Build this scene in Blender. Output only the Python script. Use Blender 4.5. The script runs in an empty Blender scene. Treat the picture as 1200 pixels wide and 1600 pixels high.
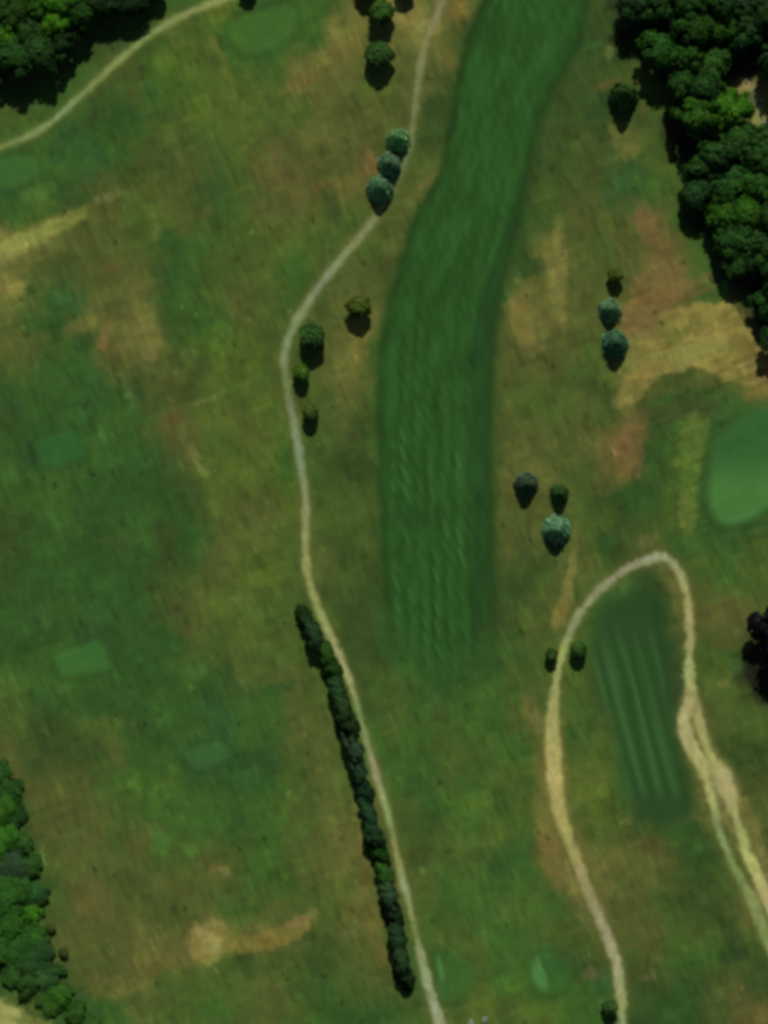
import bpy, math, random
import numpy as np
from mathutils import Vector

random.seed(7)
C = bpy.context.scene.collection
SC = bpy.context.scene
R = math.radians

# ------------------------------------------------------------------ camera, sky, sun, exposure
CAM_H = 900.0
PXM = 6.0                                    # photo pixels per metre on the ground
cam_d = bpy.data.cameras.new('camera')
cam = bpy.data.objects.new('camera', cam_d)
C.objects.link(cam)
cam.location = (0, 0, CAM_H)
cam.rotation_euler = (0, 0, 0)
cam_d.sensor_fit = 'VERTICAL'
cam_d.angle = 2 * math.atan((1600 / PXM / 2) / CAM_H)
cam_d.clip_start = 1.0
cam_d.clip_end = 5000.0
SC.camera = cam

SUN_EL, SUN_AZ = 50.0, 2.0                  # azimuth measured from +Y towards +X
world = bpy.data.worlds.new('World')
SC.world = world
world.use_nodes = True
wn = world.node_tree
bg = wn.nodes['Background']
sky = wn.nodes.new('ShaderNodeTexSky')
sky.sky_type = 'NISHITA'
sky.sun_disc = False
sky.sun_elevation = R(SUN_EL)
sky.sun_rotation = R(SUN_AZ)
wn.links.new(sky.outputs['Color'], bg.inputs['Color'])
bg.inputs['Strength'].default_value = 0.05

sd = bpy.data.lights.new('sun', 'SUN')
sd.energy = 4.6
sd.angle = R(0.5)
sd.color = (1.0, 0.95, 0.87)
sun = bpy.data.objects.new('sun', sd)
C.objects.link(sun)
sv = Vector((math.sin(R(SUN_AZ)) * math.cos(R(SUN_EL)), math.cos(R(SUN_AZ)) * math.cos(R(SUN_EL)), math.sin(R(SUN_EL))))
sun.rotation_euler = sv.to_track_quat('Z', 'Y').to_euler()
sun.location = sv * 400

SC.view_settings.view_transform = 'Standard'
SC.view_settings.look = 'None'
SC.view_settings.gamma = 1
SC.view_settings.use_curve_mapping = False
SC.view_settings.exposure = -0.36
SC.cycles.pixel_filter_type = 'BLACKMAN_HARRIS'
SC.cycles.filter_width = 3.9
SC.cycles.max_bounces = 5

WHITE = np.array([1.01, 0.966, 1.055])         # picture value of a sunlit white sheet, fitted by test

# ------------------------------------------------------------------ small numeric helpers
def wx(u): return (u - 600.0) / PXM
def wy(v): return (800.0 - v) / PXM

def lin(c):
    c = np.asarray(c, dtype=float) / 255.0
    return np.where(c <= 0.04045, c / 12.92, ((c + 0.055) / 1.055) ** 2.4)

def sstep(t):
    t = np.clip(t, 0, 1)
    return t * t * (3 - 2 * t)

_lat = {}
def vnoise(x, y, seed, sharp=1.0):
    if seed not in _lat:
        _lat[seed] = np.random.RandomState(seed).rand(256, 256) * 2 - 1
    L = _lat[seed]
    xi = np.floor(x).astype(int); yi = np.floor(y).astype(int)
    fx = sstep((x - xi - .5) * sharp + .5); fy = sstep((y - yi - .5) * sharp + .5)
    x0 = xi & 255; x1 = (xi + 1) & 255; y0 = yi & 255; y1 = (yi + 1) & 255
    a = L[y0, x0] * (1 - fx) + L[y0, x1] * fx
    b = L[y1, x0] * (1 - fx) + L[y1, x1] * fx
    return a * (1 - fy) + b * fy

def fnoise(x, y, seed, octs=3):
    s = 0; a = 1; t = 0
    for k in range(octs):
        s = s + a * vnoise(x * 2 ** k + 17 * k, y * 2 ** k + 31 * k, seed + k); t += a; a *= .5
    return s / t

def poly_sd(U, V, pts):
    """signed distance to a closed polygon, negative inside"""
    P = np.array(pts, float)
    d = np.full(U.shape, 1e9); ins = np.zeros(U.shape, bool)
    n = len(P)
    for i in range(n):
        ax, ay = P[i]; bx, by = P[(i + 1) % n]
        ex, ey = bx - ax, by - ay
        wx_, wy_ = U - ax, V - ay
        t = np.clip((wx_ * ex + wy_ * ey) / (ex * ex + ey * ey + 1e-9), 0, 1)
        d = np.minimum(d, (wx_ - t * ex) ** 2 + (wy_ - t * ey) ** 2)
        c = (ay > V) != (by > V)
        xc = ax + (V - ay) * ex / (ey if abs(ey) > 1e-9 else 1e-9)
        ins ^= c & (U < xc)
    d = np.sqrt(d)
    return np.where(ins, -d, d)

def smooth_line(pts, sub=4):
    P = np.array(pts, float)
    Q = np.vstack([2 * P[0] - P[1], P, 2 * P[-1] - P[-2]])
    out = []
    for i in range(1, len(Q) - 2):
        for k in range(sub):
            t = k / sub
            out.append(.5 * (2 * Q[i] + (Q[i + 1] - Q[i - 1]) * t + (2 * Q[i - 1] - 5 * Q[i] + 4 * Q[i + 1] - Q[i + 2]) * t * t
                             + (3 * Q[i] - Q[i - 1] - 3 * Q[i + 1] + Q[i + 2]) * t ** 3))
    out.append(P[-1])
    return np.array(out)

def smooth_poly(pts, sub=4):
    P = [tuple(p) for p in pts]
    n = len(P); out = []
    for i in range(n):
        q = [np.array(P[(i + j) % n], float) for j in (-1, 0, 1, 2)]
        for k in range(sub):
            t = k / sub
            out.append(.5 * (2 * q[1] + (q[2] - q[0]) * t + (2 * q[0] - 5 * q[1] + 4 * q[2] - q[3]) * t * t
                             + (3 * q[1] - q[0] - 3 * q[2] + q[3]) * t ** 3))
    return out

# ------------------------------------------------------------------ ground data, all in photo pixels
PAL = {
 'G': (49, 82, 36), 'g': (58, 91, 36), 'o': (69, 89, 37), 'y': (80, 97, 37), 'b': (80, 87, 41),
 'B': (66, 79, 36), 't': (99, 97, 48), 'T': (120, 111, 59), 'r': (91, 84, 43), 'R': (106, 90, 50),
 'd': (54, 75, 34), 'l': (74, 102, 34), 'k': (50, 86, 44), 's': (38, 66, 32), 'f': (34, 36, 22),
 'F': (38, 80, 36), 'L': (62, 104, 50)}
ROWS = """
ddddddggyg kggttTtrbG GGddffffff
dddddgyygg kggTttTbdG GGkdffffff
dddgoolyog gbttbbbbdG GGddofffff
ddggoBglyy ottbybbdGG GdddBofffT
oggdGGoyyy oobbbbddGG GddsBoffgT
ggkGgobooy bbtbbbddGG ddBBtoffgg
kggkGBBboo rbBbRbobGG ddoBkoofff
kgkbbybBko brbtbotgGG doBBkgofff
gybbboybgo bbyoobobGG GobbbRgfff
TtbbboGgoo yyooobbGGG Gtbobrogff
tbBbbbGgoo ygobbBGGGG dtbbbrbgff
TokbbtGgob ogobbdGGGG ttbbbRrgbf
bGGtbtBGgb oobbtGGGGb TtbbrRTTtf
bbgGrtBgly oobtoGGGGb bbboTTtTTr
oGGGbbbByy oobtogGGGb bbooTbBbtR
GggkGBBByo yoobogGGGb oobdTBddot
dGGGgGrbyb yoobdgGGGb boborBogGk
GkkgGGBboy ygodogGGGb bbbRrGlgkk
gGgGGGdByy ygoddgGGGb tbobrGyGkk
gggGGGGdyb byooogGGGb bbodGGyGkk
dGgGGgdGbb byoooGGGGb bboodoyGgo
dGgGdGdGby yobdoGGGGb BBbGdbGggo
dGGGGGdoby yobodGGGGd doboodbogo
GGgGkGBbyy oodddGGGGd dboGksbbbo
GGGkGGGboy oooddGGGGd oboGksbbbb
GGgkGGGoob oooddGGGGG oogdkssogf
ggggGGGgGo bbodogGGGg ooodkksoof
oGGGGGgGkG gboddogGgg boodGksboo
oddooGGgkg gbbogogogg bggoGkdbBo
bdddbgGkkG kobogggoog gboogGdbdd
bbbBgglGGk GobobgGogo otyyksBtbB
Gbbboggggg gobbboGglg otoyokBtbb
GBbbobgggG gobtbodogy grtobdGdob
dobbBboobo gobtbBdooG GbttbbdGob
GgbbbBbbbo gobyrboggg gobtbbodot
GgbrbbBbog boobtooggg lgbtbodddt
GobbbtbrTt trobtogoog goobbboodo
Gobbbrttod oodobbGoog gkdBobggdd
GGGbtboooo boGoobGoyg lggkBdGdbd
toGGgboogo bogGGgooyo olggdGGdbr
""".split()
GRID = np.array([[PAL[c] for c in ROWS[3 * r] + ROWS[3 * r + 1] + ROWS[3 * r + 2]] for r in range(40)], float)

# soft worn, dry or lush spots and painted tree shade: u, v, radius along, radius across, angle of the long axis (deg, clockwise from +u), colour, strength
SPOTS = [
 (1100,452,36,4,-22,(122,86,56),.6),(1080,512,30,5,-20,(108,94,48),.6),(1120,500,26,4,-24,(112,98,50),.6),(1075,570,40,5,-10,(140,126,72),.6),(1100,520,14,5,-20,(144,122,70),.6),(1040,430,24,30,-30,(118,88,54),.5),(905,600,5,16,-15,(66,80,38),.5),(940,660,5,12,-10,(60,76,36),.5),(925,690,4,14,-15,(70,82,40),.5),(905,690,3,14,-18,(100,98,54),.5),
 (70,640,50,40,0,(46,80,36),.5),(230,760,60,70,-20,(46,80,36),.4),(120,900,90,60,-10,(46,80,36),.4),
 (20,385,60,14,-22,(140,136,74),.8),(60,362,60,9,-20,(120,120,60),.5),(25,450,16,12,-30,(136,118,62),.8),
 (170,308,26,6,-14,(112,110,66),.6),(245,365,8,12,10,(96,106,60),.5),(320,330,8,14,60,(98,88,58),.5),
 (340,260,10,30,-15,(60,86,42),.5),(345,90,40,7,65,(108,100,44),.45),(345,20,24,14,-25,(92,108,36),.6),
 (240,140,35,12,70,(64,100,30),.5),(235,140,12,18,0,(46,86,40),.5),(160,130,40,14,-40,(70,78,38),.4),
 (40,270,45,13,-22,(58,96,44),.6),(60,300,30,14,-20,(76,102,42),.5),(100,320,60,10,-22,(42,78,34),.45),
 (500,95,60,16,-22,(116,104,52),.6),(470,130,40,8,-22,(122,96,46),.5),(530,60,45,12,80,(122,108,56),.6),
 (640,28,28,14,-20,(132,114,62),.6),(670,44,20,12,0,(140,124,74),.6),(720,14,14,14,0,(122,92,44),.7),
 (700,90,36,12,60,(108,90,46),.5),(580,255,9,20,-10,(136,98,56),.75),(545,285,24,14,-15,(110,98,44),.5),
 (470,265,40,18,-18,(96,80,44),.45),(500,290,14,8,-15,(112,80,44),.5),(435,255,12,20,-20,(98,84,50),.4),
 (520,325,14,30,-20,(62,80,40),.55),(580,165,30,14,70,(100,96,46),.4),(672,285,22,11,-25,(108,98,54),.6),
 (952,82,8,12,0,(92,104,56),.7),(950,132,26,10,-15,(92,78,42),.6),(1008,172,6,8,0,(104,80,42),.6),
 (985,240,20,10,-20,(106,104,50),.7),(980,282,14,22,-15,(50,76,40),.4),(1010,350,16,34,-12,(122,88,54),.8),
 (1040,400,30,40,30,(110,88,50),.5),(875,400,12,60,-4,(126,114,62),.65),(870,460,14,46,-10,(122,112,60),.5),
 (820,505,16,36,-14,(126,106,56),.6),(835,545,22,12,-20,(112,92,56),.5),(1020,470,60,14,-20,(122,88,52),.6),
 (1000,500,40,20,-40,(126,92,58),.6),(1090,440,30,7,-22,(116,86,56),.6),(1120,465,18,9,-22,(64,88,38),.8),
 (1133,450,6,14,10,(66,112,42),.8),(1080,500,60,18,-20,(128,114,60),.6),(1110,540,60,14,-20,(132,122,66),.7),
 (1060,525,28,9,-20,(96,94,44),.6),(1045,555,60,12,-12,(130,118,66),.7),(1160,540,30,16,50,(118,92,50),.6),
 (1195,590,14,8,0,(140,102,72),.7),(1180,620,30,14,30,(112,92,46),.5),(985,615,30,14,-35,(128,112,62),.75),
 (980,700,50,20,-75,(120,88,54),.7),(975,735,30,12,-80,(112,92,48),.5),(1000,650,26,10,-30,(104,84,50),.4),
 (1060,605,70,10,-12,(76,78,36),.5),(1075,640,60,18,-8,(62,74,36),.7),(1080,690,40,16,-82,(86,104,46),.6),
 (1072,740,44,12,-88,(78,106,38),.6),(1072,800,40,12,80,(90,98,46),.55),(1010,770,50,30,-20,(48,76,34),.5),
 (1190,660,40,20,-25,(48,88,46),.6),(1150,640,30,14,0,(54,88,38),.5),
 (1010,845,18,12,-20,(96,96,52),.5),(900,850,10,40,5,(98,98,50),.5),(890,905,9,30,14,(110,102,54),.6),(878,955,12,34,18,(122,106,54),.85),(893,895,7,40,8,(116,110,58),.75),
 (830,1110,14,26,-15,(108,92,50),.6),(840,1130,8,24,-15,(116,108,62),.5),(825,760,30,20,0,(98,94,46),.4),
 (830,745,12,12,0,(110,98,50),.5),(866,746,8,8,0,(108,90,58),.5),
 (1045,900,36,12,60,(106,98,52),.55),(1056,930,30,10,80,(104,96,48),.5),(1050,1060,40,10,85,(74,72,42),.5),
 (1130,960,60,22,-15,(92,82,44),.45),(1150,1000,40,16,-10,(88,80,42),.4),(1130,1068,12,6,-20,(104,106,60),.6),(1150,1040,8,12,0,(66,100,54),.6),
 (560,520,16,24,10,(120,106,54),.7),(555,550,14,26,10,(112,102,50),.6),(515,575,24,16,0,(98,96,50),.5),
 (540,600,16,20,20,(92,90,44),.5),(555,455,8,8,0,(104,94,58),.5),
 (165,520,30,10,-60,(122,92,54),.55),(215,520,20,30,-12,(112,106,54),.65),(235,550,10,14,0,(128,106,64),.6),(160,535,9,12,0,(130,92,54),.7),
 (175,420,14,10,0,(108,82,46),.6),(200,450,40,12,-20,(104,98,52),.5),(110,475,30,14,-20,(50,84,44),.6),(120,510,30,10,-30,(108,100,50),.5),
 (270,655,14,12,0,(104,76,44),.75),(360,525,6,16,-10,(78,106,48),.7),(325,622,26,3,-20,(104,112,60),.6),
 (310,720,8,26,-22,(108,110,58),.65),(290,690,6,30,-22,(98,98,52),.5),(262,720,12,40,-20,(56,74,36),.5),
 (185,600,4,34,-20,(40,70,32),.6),(215,610,6,24,-18,(44,74,40),.6),(200,610,4,34,-18,(66,100,52),.5),(120,680,3,16,-20,(34,72,34),.7),
 (135,720,4,44,-20,(36,72,32),.6),(50,710,5,22,-14,(34,66,30),.6),(160,680,5,14,-15,(66,106,56),.6),(85,820,6,26,-20,(58,100,46),.5),(20,740,5,20,-20,(62,96,48),.5),
 (100,735,3,18,-20,(76,104,54),.5),(20,640,20,14,0,(46,70,40),.5),
 (25,1080,3,34,-18,(78,108,56),.6),(70,1140,6,10,-15,(74,100,58),.5),(290,988,8,8,0,(102,80,42),.7),(278,950,8,9,0,(86,70,38),.6),
 (365,935,10,8,-20,(102,108,64),.6),(245,1128,7,11,-20,(66,108,52),.5),(65,960,7,24,-20,(62,96,50),.5),
 (375,1060,4,40,-22,(82,98,48),.5),(362,1060,8,34,-22,(42,70,34),.5),(440,1075,30,8,-22,(44,80,38),.6),(310,1050,14,8,-15,(72,100,54),.4),
 (210,1225,14,24,-20,(80,112,44),.4),(262,1245,6,6,0,(88,112,54),.5),(250,1320,12,22,-10,(64,112,46),.5),(310,1325,26,14,-15,(78,108,48),.5),
 (68,1340,3,20,-18,(104,116,72),.7),(36,1280,3,10,-18,(88,108,72),.5),(352,1360,10,9,0,(120,116,68),.6),(335,1355,14,6,-20,(118,92,50),.6),
 (318,1465,30,24,-20,(130,108,62),.75),(332,1475,14,20,-15,(158,138,84),.7),(330,1500,20,6,-20,(140,124,66),.6),(312,1455,8,10,0,(156,132,88),.6),(372,1478,8,8,0,(140,128,66),.6),
 (410,1470,50,13,-12,(122,104,50),.75),(470,1440,26,10,-20,(130,104,62),.7),(488,1425,6,8,0,(134,120,76),.5),(235,1470,4,16,-18,(116,108,66),.5),(218,1470,4,14,-18,(116,104,64),.5),
 (200,1545,36,11,-22,(112,106,50),.6),(245,1510,40,12,-20,(110,90,46),.45),(265,1425,6,12,-18,(66,72,32),.6),
 (150,1410,24,34,-15,(98,82,46),.4),(103,1383,6,6,0,(76,68,30),.6),(100,1490,7,9,-30,(66,62,24),.8),
 (570,1330,8,40,-12,(114,94,52),.6),(582,1440,8,50,-10,(110,98,48),.6),(560,1270,6,30,-16,(104,102,46),.5),(595,1490,9,22,-14,(112,92,46),.6),
 (470,1300,4,40,-18,(88,92,50),.4),(548,1455,12,5,-20,(100,96,66),.5),
 (860,1330,18,60,-14,(118,96,52),.7),(895,1370,12,34,-22,(140,122,66),.6),(860,1260,24,60,-5,(112,102,52),.6),(905,1420,12,30,-22,(102,92,54),.5),
 (845,1180,16,40,0,(104,98,46),.45),(975,1285,10,5,-20,(112,116,66),.5),(950,1385,14,10,-20,(112,106,52),.5),(920,1220,40,30,-70,(92,104,42),.5),
 (1010,1340,50,34,-10,(92,88,44),.45),(1005,1430,30,30,0,(90,88,44),.4),(1020,1325,14,10,0,(92,76,42),.4),
 (925,1522,14,11,0,(104,88,62),.6),(1012,1525,14,9,-20,(108,92,56),.65),(1190,1590,14,12,0,(112,86,52),.6),(1160,1560,14,34,-14,(84,82,44),.5),
 (1145,1490,22,12,-20,(38,64,36),.5),(1150,1262,8,4,-20,(150,144,96),.7),(1170,1290,40,16,60,(98,94,46),.6),(1130,1235,16,20,-30,(140,132,90),.6),
 (640,1340,34,14,-20,(68,74,34),.5),(700,1330,6,6,0,(50,72,30),.6),(670,1325,5,5,0,(50,74,30),.5),(640,1440,4,8,0,(56,80,34),.5),
 (780,1340,10,12,0,(48,84,36),.5),(800,1420,40,30,-20,(74,98,46),.3),(690,1115,16,12,0,(58,68,34),.4),
 (765,1250,6,18,-15,(80,112,42),.5),(625,1220,4,10,-10,(84,112,54),.5),
 (697,1578,4,4,0,(118,136,72),.6),(10,1590,44,20,28,(154,148,92),.95),(50,1598,34,7,8,(112,114,54),.7),(60,1570,5,16,-24,(84,102,40),.5),
 (1165,150,22,30,-10,(132,110,82),.85),(1190,190,12,34,-10,(150,142,96),.8),(1178,150,7,9,0,(160,156,132),.7),(1160,140,10,8,0,(140,128,70),.6),(1140,132,12,8,0,(112,110,50),.6),(1187,165,5,9,0,(156,150,118),.6),
 (110,1290,60,40,-20,(78,82,40),.3),(1200,1045,30,55,0,(26,28,20),.9),(1075,235,26,14,-30,(30,32,22),.8),  # near-black pair: tree shade painted onto the ground, edge tree and wood notch
]
AREAS = [
 ([(1062,1090),(1090,1090),(1110,1160),(1150,1215),(1175,1270),(1200,1330),(1215,1400),(1195,1400),(1160,1340),(1120,1270),(1085,1200),(1066,1150)], (120,110,66), 14, .85),  # dry soil and lush turf of a definite outline: polygon, colour, edge width, strength
 ([(995,505),(1060,480),(1140,465),(1165,500),(1200,560),(1215,615),(1150,600),(1090,575),(1030,585),(1000,625),(965,638),(985,585),(1000,540)], (133,115,62), 9, .9),
 ([(985,440),(1030,400),(1020,345),(1000,330),(1060,390),(1080,440),(1060,475),(1000,515),(975,500)], (116,90,53), 14, .7),
 ([(1150,520),(1200,560),(1215,625),(1170,610)], (116,96,56), 14, .6),
 ([(1005,640),(1040,605),(1090,598),(1140,615),(1215,640),(1215,830),(1150,860),(1100,850),(1060,830),(1050,760),(1040,690)], (52,80,38), 16, .7),
 ([(1062,650),(1085,638),(1112,645),(1105,700),(1090,750),(1085,830),(1066,830),(1056,760),(1056,700)], (80,104,42), 9, .85),
 ([(845,395),(880,390),(890,430),(880,500),(862,500),(858,440)], (124,114,60), 8, .6),
 ([(782,480),(812,460),(830,500),(825,545),(812,540),(800,500)], (122,104,55), 9, .55),
 ([(955,690),(985,655),(1010,660),(1005,700),(1000,745),(970,745),(958,720)], (116,86,54), 12, .75),
 ([(300,1455),(345,1440),(355,1485),(320,1505),(295,1490)], (134,116,68), 8, .75),
 ([(355,1470),(420,1455),(480,1430),(490,1445),(470,1465),(410,1485),(365,1490)], (122,106,52), 9, .75),
 ([(-10,385),(60,350),(130,325),(135,342),(80,372),(20,410),(-10,415)], (124,120,62), 10, .75),
 ([(200,505),(240,485),(255,540),(235,565),(205,545)], (108,104,54), 9, .6),
 ([(850,1120),(880,1120),(885,1250),(905,1330),(925,1420),(900,1420),(870,1360),(848,1250)], (114,100,54), 14, .6),
 ([(520,500),(575,505),(572,560),(540,600),(515,590),(520,540)], (106,102,50), 14, .5),
]
FAIRWAY = smooth_poly([(790,-60),(760,0),(743,40),(727,90),(714,150),(703,215),(690,275),(660,325),(640,370),(627,425),(608,480),(598,560),(594,640),
 (597,720),(600,800),(603,880),(610,960),(620,1020),(640,1062),(685,1085),(735,1068),(765,1010),(768,900),(767,800),(763,720),(765,640),(768,560),(772,500),
 (782,440),(800,380),(815,320),(826,260),(838,200),(856,150),(885,100),(905,55),(915,0),(918,-60)])
ALLEY = smooth_poly([(945,945),(990,925),(1030,945),(1048,1010),(1052,1090),(1062,1160),(1078,1220),(1085,1265),(1045,1290),(995,1275),(975,1210),(955,1130),(932,1065),(925,1000)])
GREEN = smooth_poly([(1112,800),(1108,745),(1118,695),(1150,660),(1215,635),(1290,680),(1280,770),(1200,795),(1165,815),(1130,820)])
TEES = [  # polygon, colour, sharp edge px, label
 (smooth_poly([(358,44),(395,24),(450,12),(464,44),(442,68),(400,86),(370,78)]), (66,102,42), 12, 'mid green tee with rounded corners near the top edge beside the upper path'),
 ([(82,1028),(150,1002),(158,1006),(172,1044),(165,1050),(96,1060)], (60,106,48), 7, 'pale green rectangular tee in the dark green field at the lower side'),
 (smooth_poly([(292,1178),(340,1162),(356,1185),(308,1204)]), (60,98,54), 9, 'small faint pale tee right above the lush green rough'),
 (smooth_poly([(62,692),(118,676),(132,715),(72,730)]), (46,92,44), 9, 'dark emerald tee blurred into the green field at the side'),
 (smooth_poly([(678,1488),(704,1484),(738,1515),(730,1552),(700,1568),(682,1540)]), (44,90,38), 8, 'small emerald tee beside the cart path near the bottom edge'),
 (smooth_poly([(826,1505),(850,1492),(888,1502),(882,1545),(848,1556),(830,1540)]), (48,92,40), 8, 'small bright tee with a light stripe between the two paths'),
 (smooth_poly([(-40,268),(20,246),(55,250),(50,282),(-30,306)]), (60,98,44), 9, 'pale green tee cut off by the picture edge under the upper path')]
# cart paths: points with half width and colour
P_MAIN = [(700,-60,7,(112,108,80)),(693,-10,7,(112,108,80)),(686,15,7,(120,120,90)),(675,42,7,(128,124,92)),(664,72,7,(124,118,82)),(656,110,7,(118,120,84)),(651,150,7,(112,116,82)),
 (646,190,7,(112,112,78)),(638,232,7,(100,116,80)),(622,278,7,(88,104,66)),(602,315,6,(100,110,76)),(580,348,7,(120,126,88)),(556,378,7,(118,124,84)),(528,410,7,(122,132,96)),(500,446,8,(122,128,104)),
 (472,488,8.5,(126,136,96)),(452,525,8,(114,134,98)),(444,560,8,(122,128,98)),(448,600,7,(108,124,82)),(456,645,8,(118,124,100)),(465,690,8.5,(120,134,104)),(471,735,8.5,(120,136,104)),
 (477,780,8,(132,134,100)),(477,830,7.5,(138,142,94)),(478,880,8,(140,142,90)),(487,922,8,(138,142,90)),(504,966,7.5,(138,146,92)),(522,1006,7.5,(152,152,106)),(538,1044,7,(150,150,104)),(552,1082,6.5,(144,148,98)),
 (560,1110,5,(110,134,88)),(568,1142,5.5,(122,138,92)),(577,1175,6.5,(136,134,100)),(588,1212,7.5,(140,138,106)),(600,1250,7,(136,148,102)),(609,1285,5.5,(120,142,92)),(616,1315,5,(124,124,82)),(623,1348,6.5,(136,146,88)),
 (633,1385,7.5,(134,148,112)),(641,1420,6,(134,142,98)),(648,1450,5,(114,132,72)),(655,1482,7,(138,144,104)),(663,1515,9,(134,146,106)),(674,1555,10,(138,146,116)),(688,1600,11,(144,146,120)),(708,1660,11,(144,146,120))]
P_NW = [(-70,262,6,(116,124,72)),(0,230,6,(118,130,76)),(40,214,6,(120,134,82)),(76,194,6.5,(120,138,90)),(108,166,6.5,(128,146,100)),(145,132,6,(120,134,78)),(190,92,6.5,(128,142,84)),
 (240,52,6.5,(124,138,84)),(290,22,7,(122,132,80)),(340,2,7,(128,138,86)),(400,-22,7,(128,138,86)),(460,-60,7,(128,138,86))]
P_LOOP = [(976,1660,7,(128,142,102)),(973,1600,6.5,(128,142,102)),(971,1570,6.5,(140,144,96)),(969,1535,7.5,(146,148,108)),(960,1494,8,(144,140,108)),(944,1452,8,(142,136,108)),(926,1408,8,(132,126,92)),(907,1360,8,(140,132,90)),(889,1312,9,(146,138,84)),
 (876,1272,11,(146,138,84)),(867,1225,12,(158,146,94)),(864,1175,12,(154,146,92)),(863,1125,10,(146,140,90)),(866,1085,8,(140,140,90)),(872,1050,7,(142,144,94)),(880,1015,7,(140,148,90)),(892,982,7,(118,126,92)),
 (912,950,7.5,(128,130,94)),(944,914,7.5,(126,126,98)),(985,886,8,(130,126,104)),(1030,870,9,(140,142,116)),(1052,880,9,(134,136,98)),(1068,910,8,(140,140,92)),(1076,950,8,(150,142,98)),(1078,1000,8,(146,140,96)),(1076,1045,9,(140,148,96)),(1079,1080,11,(150,144,96)),(1086,1110,9,(146,138,96)),
 (1098,1150,6,(146,146,92)),(1114,1190,8,(154,150,96)),(1128,1218,18,(150,142,100)),(1142,1246,12,(148,140,98)),(1148,1272,7,(146,146,98)),(1156,1300,7,(138,144,90)),(1168,1335,8,(150,156,94)),(1184,1370,9,(158,152,98)),(1202,1410,10,(156,146,102)),(1235,1475,10,(156,146,102))]
P_SPUR = [(1076,1095,9,(150,142,98)),(1068,1125,11,(152,144,102)),(1078,1165,10,(152,144,100)),(1096,1195,9,(148,146,96)),(1106,1225,7,(146,146,94)),(1114,1258,5.5,(144,150,96)),(1122,1290,5,(112,124,82)),(1134,1325,5,(118,132,84)),(1150,1362,6,(104,120,70)),(1168,1392,8,(112,124,76)),(1182,1425,9,(116,128,80)),(1193,1455,9,(110,124,74)),(1210,1490,8,(128,136,92)),(1240,1550,7,(128,136,92))]

# ------------------------------------------------------------------ terrain height in metres
def line_field(U, V, pts, warp=0.0):
    """distance beyond the half width (px), and colour of the nearest point"""
    arr = smooth_line([(p[0], p[1], p[2] * .86) + tuple(p[3]) for p in pts], 3)
    D = np.full(U.shape, 1e3); K = np.zeros(U.shape + (3,))
    for a, b in zip(arr[:-1], arr[1:]):
        x0, x1 = min(a[0], b[0]) - 46, max(a[0], b[0]) + 46
        y0, y1 = min(a[1], b[1]) - 46, max(a[1], b[1]) + 46
        m = (U > x0) & (U < x1) & (V > y0) & (V < y1)
        if not m.any(): continue
        u, v = U[m], V[m]
        ex, ey = b[0] - a[0], b[1] - a[1]
        t = np.clip(((u - a[0]) * ex + (v - a[1]) * ey) / (ex * ex + ey * ey + 1e-9), 0, 1)
        d = np.hypot(u - a[0] - t * ex, v - a[1] - t * ey) - (a[2] + (b[2] - a[2]) * t)
        col = a[3:6] + (b[3:6] - a[3:6]) * t[:, None]
        idx = np.where(m)
        better = d < D[idx]
        ii = tuple(q[better] for q in idx)
        D[ii] = d[better]; K[ii] = col[better]
    return D, K

def relief(U, V):
    x = U / PXM; y = V / PXM
    z = .9 * np.sin(x / 27 + .6) * np.cos(y / 33 + 1.1) + .5 * np.sin(x / 13 - y / 19) + .8 * np.sin(y / 45 + x / 60)
    return z + .16 * vnoise(x / 6, y / 6, 91)

def height(U, V):
    U = np.asarray(U, float); V = np.asarray(V, float)
    z = relief(U, V)
    for poly, col, e, lab in TEES:
        z = z + .25 * sstep(-poly_sd(U, V, poly) / 14 + .5)
    z = z + .35 * sstep(-poly_sd(U, V, GREEN) / 30 + .5)
    return z

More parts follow.
